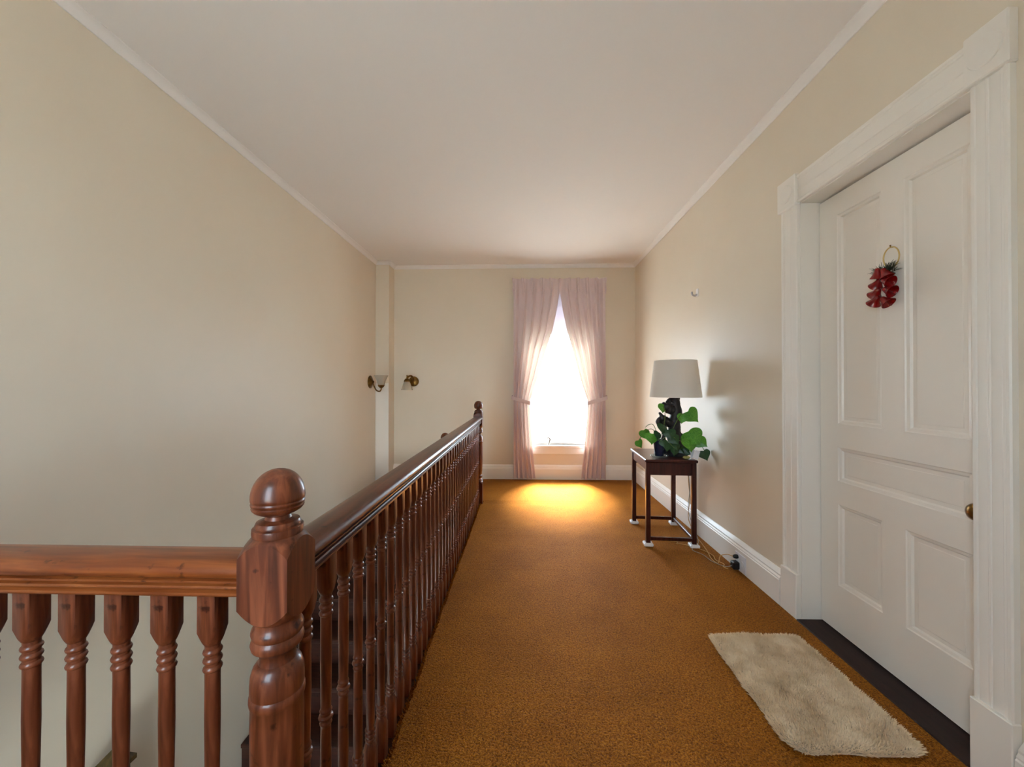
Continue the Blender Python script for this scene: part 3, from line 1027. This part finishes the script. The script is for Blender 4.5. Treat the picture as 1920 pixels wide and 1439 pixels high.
def leaf_mesh(name, m):
    """heart-shaped leaf, stem at origin, tip towards -z, faces -y; unit length 1"""
    out = []
    for k in range(29):
        t = k / 28 * 2 * PI
        x = 16 * math.sin(t) ** 3
        z = 13 * math.cos(t) - 5 * math.cos(2 * t) - 2 * math.cos(3 * t) - math.cos(4 * t)
        out.append((.55 * x / 27 + .45 * .56 * math.sin(t), .55 * (z - 5) / 27 + .45 * (-.36 + .44 * math.cos(t)) - (.12 if abs(t - PI) < .05 else .03 if abs(t - PI) < .3 else 0)))
    mb_ = MB()
    vs, fs = [], []
    ringn = len(out) - 1
    for sc_, in ((1.0,), (.66,), (.33,)):
        for x, z in out[:-1]:
            xx, zz = x * sc_, -.36 + (z + .36) * sc_
            yy = -.10 * (1 - abs(xx) * 1.6) + .16 * xx * xx + .10 * (zz + .4) ** 2
            vs.append((xx, yy + .04 * math.sin(zz * 9) * abs(xx), zz))
    vs.append((0, -.10, -.36))
    for r in range(2):
        for k in range(ringn):
            a, b = r * ringn + k, r * ringn + (k + 1) % ringn
            fs.append((a, b, b + ringn, a + ringn))
    for k in range(ringn):
        fs.append((2 * ringn + k, 2 * ringn + (k + 1) % ringn, 3 * ringn))
    mb_.add(vs, fs)
    me = mb_.mesh(name, m, 80)
    return me


LEAF = leaf_mesh('ivy_leaf', M['leaf'])
LEAFD = leaf_mesh('ivy_leaf_dark', M['leafdark'])  # second, darker green for some of the leaves
# (x, y, z of the leaf's stem point, size, roll, yaw, pitch, dark?)
leaves = [
    (1.102, 3.06, 1.068, .075, 12, 10, -10, 0),
    (1.290, 3.05, 1.015, .120, -42, 5, -8, 0), (1.248, 3.03, .992, .080, 10, -30, -12, 0),
    (.930, 3.00, .870, .090, -14, 25, -22, 0), (.985, 2.98, .845, .095, 10, 0, -25, 0), (.885, 2.99, .795, .070, -20, 30, -10, 0),
    (1.285, 3.02, .855, .15, -35, -12, -38, 0), (1.265, 2.98, .800, .11, 10, 10, -30, 0), (1.345, 3.00, .80, .09, -48, 0, -30, 0),
    (1.385, 3.00, .715, .085, -18, 0, -8, 1),
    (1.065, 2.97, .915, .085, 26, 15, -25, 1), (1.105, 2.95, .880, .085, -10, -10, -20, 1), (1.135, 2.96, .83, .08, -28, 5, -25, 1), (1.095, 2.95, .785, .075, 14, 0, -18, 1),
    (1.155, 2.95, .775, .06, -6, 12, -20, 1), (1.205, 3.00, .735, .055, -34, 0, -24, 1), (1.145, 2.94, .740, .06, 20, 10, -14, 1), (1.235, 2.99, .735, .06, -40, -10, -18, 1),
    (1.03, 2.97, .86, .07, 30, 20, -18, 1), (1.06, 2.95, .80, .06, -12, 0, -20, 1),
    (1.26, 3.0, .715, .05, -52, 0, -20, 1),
]
for (x, y, z, s, roll, yaw, pit, dk) in leaves:
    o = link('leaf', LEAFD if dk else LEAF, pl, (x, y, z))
    o.scale = (s, s, s)
    o.rotation_euler = (math.radians(pit), math.radians(roll), math.radians(yaw))
    o['label'] = 'dark green leaf in the lamp\'s shade' if dk else 'bright green leaf'
sx, sy, sz = PX, PY, LZ + .12
vines = [
    [(sx, sy, sz), (1.0, 2.99, .88), (.945, 3.0, .868), (.895, 2.99, .805)],
    [(sx, sy, sz), (1.075, 2.98, .90), (1.095, 3.0, 1.0), (1.102, 3.06, 1.065)],
    [(sx, sy, sz), (1.12, 2.965, .86), (1.19, 2.985, .97), (1.235, 3.03, 1.0), (1.285, 3.05, 1.0)],
    [(sx, sy, sz), (1.11, 2.955, .84), (1.19, 2.955, .80), (1.265, 2.98, .80), (1.335, 3.0, .805), (1.395, 3.0, .72)],
    [(sx, sy, sz), (1.09, 2.95, .80), (1.145, 2.94, .75), (1.235, 2.99, .74), (1.26, 3.0, .72)],
    [(sx, sy, sz), (1.01, 3.0, .91), (.975, 3.02, .915), (.955, 3.03, .895)],
]
for v in vines:
    part('vine', MB().tube(spline(v, 6), .0024, 6), M['stem'], pl, 60)

# small things lying on the table beside the lamp
cd = thing('folded_card', (1.325, 2.975, LZ), 'small white folded card standing on the table beside the lamp', 'card')
mb = MB()
for s in (-1, 1):
    ax, ay = 1.298, 2.955
    m = MB().box(-.001, .001, -.02, .02, 0, .062)
    R_ = Matrix.Rotation(math.radians(20 * s + 60), 3, 'Z') @ Matrix.Rotation(math.radians(16 * s), 3, 'X')
    pts_ = [Vector(R_ @ Vector(p)) + Vector((ax, ay - .012 * s, LZ)) for p in m.v]
    lowz = min(p.z for p in pts_)
    m.v = [(p.x, p.y, p.z - lowz + LZ) for p in pts_]
    part('card_leaf', m, M['paper'], cd)
cn = thing('stone', (1.232, 2.945, LZ), 'smooth olive-coloured stone lying on the table in front of the lamp', 'stone')
mb = MB()
rings = []
for i in range(7):
    a = -PI / 2 + PI * i / 6
    rings.append([(1.232 + .028 * math.cos(a) * math.cos(b_ * PI / 8) * (1.0 + .12 * math.cos(b_ * 1.2)) + 1e-5 * b_, 2.945 + .018 * math.cos(a) * math.sin(b_ * PI / 8), LZ + .013 + .013 * math.sin(a)) for b_ in range(16)])
part('pebble', mb.loft(rings), M['olive'], cn, 60)

# ------------------------------------------------------------------ outlet, plugs and cords on the right baseboard
ou = thing('wall_outlet', (XR - .03, 2.535, .02), 'white double outlet plate let into the baseboard near the table', 'outlet')
part('cover_plate', MB().bbox(XR - .036, XR - .030, 2.475, 2.595, .018, .128, .003), M['outlet'], ou)
part('socket', MB().lathe([(0, .018), (.003, .0175)], (XR - .036, 2.510, .073), 20, M_=RM), M['pad'], ou)
part('socket', MB().lathe([(0, .018), (.003, .0175)], (XR - .036, 2.560, .073), 20, M_=RM), M['pad'], ou)
pg = thing('power_adapter', (XR - .04, 2.555, .03), 'square black power adapter plugged into the baseboard outlet', 'adapter')
part('body', MB().bbox(XR - .080, XR - .039, 2.530, 2.575, .026, .075, .006), M['black'], pg)
part('prongs', MB().box(XR - .040, XR - .036, 2.548, 2.557, .04, .06), M['silver'], pg)
pk = thing('lamp_cord', (XR - .04, 2.56, .095), 'pale cord from the lamp with small black plug in the outlet', 'cord')
part('plug', MB().lathe([(0, .013), (.012, .014), (.022, .012), (.03, .006)], (XR - .036, 2.565, .1), 14, M_=RM), M['black'], pk, 40)
pts = spline([(XR - .064, 2.565, .1), (XR - .085, 2.60, .098), (XR - .10, 2.66, .06), (XR - .12, 2.65, .016), (XR - .13, 2.72, .015), (XR - .10, 2.85, .016), (XR - .075, 3.0, .016), (XR - .06, 3.12, .02), (XR - .075, 3.22, .12), (XR - .05, 3.25, .28), (XR - .085, 3.19, .42), (XR - .10, 3.16, .56), (XR - .06, 3.14, .66)], 8)
part('wire', MB().tube(pts, .0028, 6), M['tan_cord'], pk, 60)
pk2 = thing('adapter_cord', (XR - .08, 2.55, .03), 'thin grey cord running from the black adapter behind the table', 'cord')
pts = spline([(XR - .078, 2.552, .045), (XR - .10, 2.60, .018), (XR - .145, 2.68, .015), (XR - .16, 2.78, .015), (XR - .20, 2.86, .015), (XR - .14, 2.93, .016), (XR - .085, 3.02, .02), (XR - .07, 3.14, .08), (XR - .085, 3.20, .20), (XR - .065, 3.22, .34), (XR - .09, 3.17, .46), (XR - .10, 3.15, .58), (XR - .07, 3.12, .66)], 8)
part('wire', MB().tube(pts, .0024, 6), M['grey_cord'], pk2, 60)
ext = thing('loose_cord', (1.26, 2.85, CZ), 'loose tan cord lying curled on the carpet by the table leg', 'cord')
pts = spline([(1.14, 3.02, .015), (1.19, 3.0, .016), (1.17, 2.97, .015), (1.21, 2.96, .015), (1.30, 2.88, .015), (1.345, 2.78, .015), (1.33, 2.70, .015), (1.355, 2.64, .015), (1.33, 2.60, .016), (1.345, 2.57, .015)], 8)
part('wire', MB().tube(pts, .0026, 6), M['tan_cord'], ext, 60)

# ------------------------------------------------------------------ red bell ornament on the door
OY, OX = 1.645, XD
orn = thing('door_ornament', (OX, OY, 1.66), 'hanging bunch of red metal bells with greenery and gold ring on the door', 'ornament')
part('hook', MB().tube([(OX, OY - .012, 1.795), (OX - .012, OY - .012, 1.793), (OX - .014, OY - .012, 1.803)], .003, 8), M['brass'], orn)
mb = MB()
ring = []
for k in range(33):
    a = 2 * PI * k / 32
    ring.append((OX - .010 - .002 * math.cos(a), OY - .012 + .034 * math.sin(a), 1.752 + .042 * math.cos(a)))
part('gold_ring', mb.tube(ring, .0026, 8, cap=False), M['gold'], orn, 60)
rr = random.Random(5)
for s in (-1, 0, 1):
    mb = MB()
    for k in range(46):
        a = rr.uniform(-.9, .9) + s * .9
        l_ = rr.uniform(.022, .048)
        p0 = Vector((OX - .012 - rr.uniform(0, .02), OY + s * .018 + rr.uniform(-.012, .012), 1.700 + rr.uniform(-.014, .010)))
        p1 = p0 + Vector((-rr.uniform(-.006, .018), math.sin(a) * l_, abs(math.cos(a)) * l_ * rr.uniform(.3, 1)))
        p1.x = min(p1.x, OX - .004)
        mb.tube([p0, (p0 + p1) / 2 + Vector((-.002, 0, .002)), p1], [.0012, .0011, .0004], 4)
    part('pine_sprig', mb, M['pine'], orn)
part('cord', MB().tube(spline([(OX - .012, OY - .01, 1.715), (OX - .018, OY, 1.66), (OX - .016, OY - .004, 1.60), (OX - .016, OY, 1.555)], 5), .002, 6), M['gold'], orn)
bellp = [(.030, .002), (.029, .007), (.024, .012), (.014, .0155), (.004, .020), (-.006, .026), (-.012, .0315), (-.0145, .0330), (-.0150, .031), (-.010, .027), (0, .020), (.012, .013), (.020, .006)]
BELL = MB().lathe(bellp, (0, 0, 0), 24, cap=False).mesh('bell', M['red'], 60)
CLAP = MB().lathe([(-.030, .001), (-.028, .005), (-.023, .0065), (-.018, .005), (-.015, .0015), (.01, .0012)], (0, 0, 0), 10).mesh('clapper', M['red'], 60)
bells = [(.020, 1.688, 14), (-.020, 1.682, -18), (.034, 1.650, 48), (-.036, 1.648, -62), (.036, 1.612, 52), (-.034, 1.610, -58), (.036, 1.578, 46), (-.022, 1.568, -40)]
for i, (dy, z, ang) in enumerate(bells):
    # bells are strung on both sides of the cord, mouths outwards
    o = link('bell', BELL, orn, (OX - .040 + .004 * (i % 3), OY + dy * .8, z))
    o.rotation_euler = (math.radians(ang), math.radians(-14), 0)
    o.scale = (.80, .80, .92)
    c_ = link('clapper', CLAP, o, ORG[o.name])

# ------------------------------------------------------------------ shaggy mat in front of the door
RC = (1.098, 1.585)
rg = thing('bath_mat', (RC[0], RC[1], CZ), 'shaggy beige mat with rounded corners on the carpet before the door', 'mat')
A_, B_, RR = .216, .298, .062


def edge(x, y):
    """signed distance to the rounded outline (negative inside), in metres"""
    r = RR if x < 0 else .045
    qx, qy = abs(x) - A_ + r, abs(y) - B_ + r
    d = math.hypot(max(qx, 0), max(qy, 0)) + min(max(qx, qy), 0) - r
    return d + .006 * mnoise.noise(Vector((x * 8, y * 8, 0)))


mb = MB()
N_ = 96
rings = []
for off, z_ in ((0.0, CZ), (-.002, CZ + .008), (-.012, CZ + .014)):
    ring = []
    for i in range(N_):
        a = 2 * PI * i / N_
        c_, s_2 = math.cos(a), math.sin(a)
        lo_, hi_ = 0.0, .5
        for _ in range(24):
            md = (lo_ + hi_) / 2
            if edge(c_ * md, s_2 * md) < off - .004:
                lo_ = md
            else:
                hi_ = md
        ring.append((RC[0] + c_ * lo_, RC[1] + s_2 * lo_, z_))
    rings.append(ring)
part('backing', mb.loft(rings), M['rugback'], rg, 60)
vs, fs = [], []
rr = random.Random(9)
cnt = 0
while cnt < 42000:
    x, y = rr.uniform(-A_ * 1.02, A_ * 1.02), rr.uniform(-B_ * 1.02, B_ * 1.02)
    e = edge(x, y)
    if e > 0:
        continue
    cnt += 1
    f1 = mnoise.noise(Vector((x * 11, y * 11, 1.7)))
    f2 = mnoise.noise(Vector((x * 11, y * 11, 7.1)))
    rim = max(0.0, 1 + e / .03)
    out = rim * .012
    l_ = rr.uniform(.014, .026) * (1 - .35 * rim)
    w_ = rr.uniform(.0012, .0022)
    px_, py_ = RC[0] + x, RC[1] + y
    z0 = CZ + .010 - .006 * rim
    m_ = max(abs(x) / A_, abs(y) / B_)
    nx, ny = (x / A_ / m_ if abs(x) / A_ > .8 * m_ else 0), (y / B_ / m_ if abs(y) / B_ > .8 * m_ else 0)
    tx = px_ + f1 * .009 + rr.uniform(-.006, .006) + out * nx
    ty = py_ + f2 * .009 + rr.uniform(-.006, .006) + out * ny
    tz = z0 + l_ * (1 - .25 * (abs(f1) + abs(f2)))
    a = rr.uniform(0, PI)
    dx, dy = math.cos(a) * w_, math.sin(a) * w_
    k = len(vs)
    mx_, my_, mz_ = (px_ * .4 + tx * .6), (py_ * .4 + ty * .6), lerp(z0, tz, .65)
    vs += [(px_ - dx, py_ - dy, z0), (px_ + dx, py_ + dy, z0), (mx_ + dx * .9, my_ + dy * .9, mz_), (mx_ - dx * .9, my_ - dy * .9, mz_), (tx, ty, tz)]
    fs += [(k, k + 1, k + 2, k + 3), (k + 3, k + 2, k + 4)]
org = ORG[rg.name]
me = bpy.data.meshes.new('pile')
me.from_pydata([(x - org.x, y - org.y, z - org.z) for x, y, z in vs], [], fs)
me.materials.append(M['rug'])
po_ = link('pile', me, rg, org)
tag(po_, kind='stuff')

# ------------------------------------------------------------------ ground outside the windows
gr = MB()
gr.box(-40, 40, YB + 0.6, 60, -3.6, -3.5)
gr.box(-40, 40, -60, YF - 0.6, -3.6, -3.5)
struct('ground', gr, M['ground'], 'pale ground outside the windows')
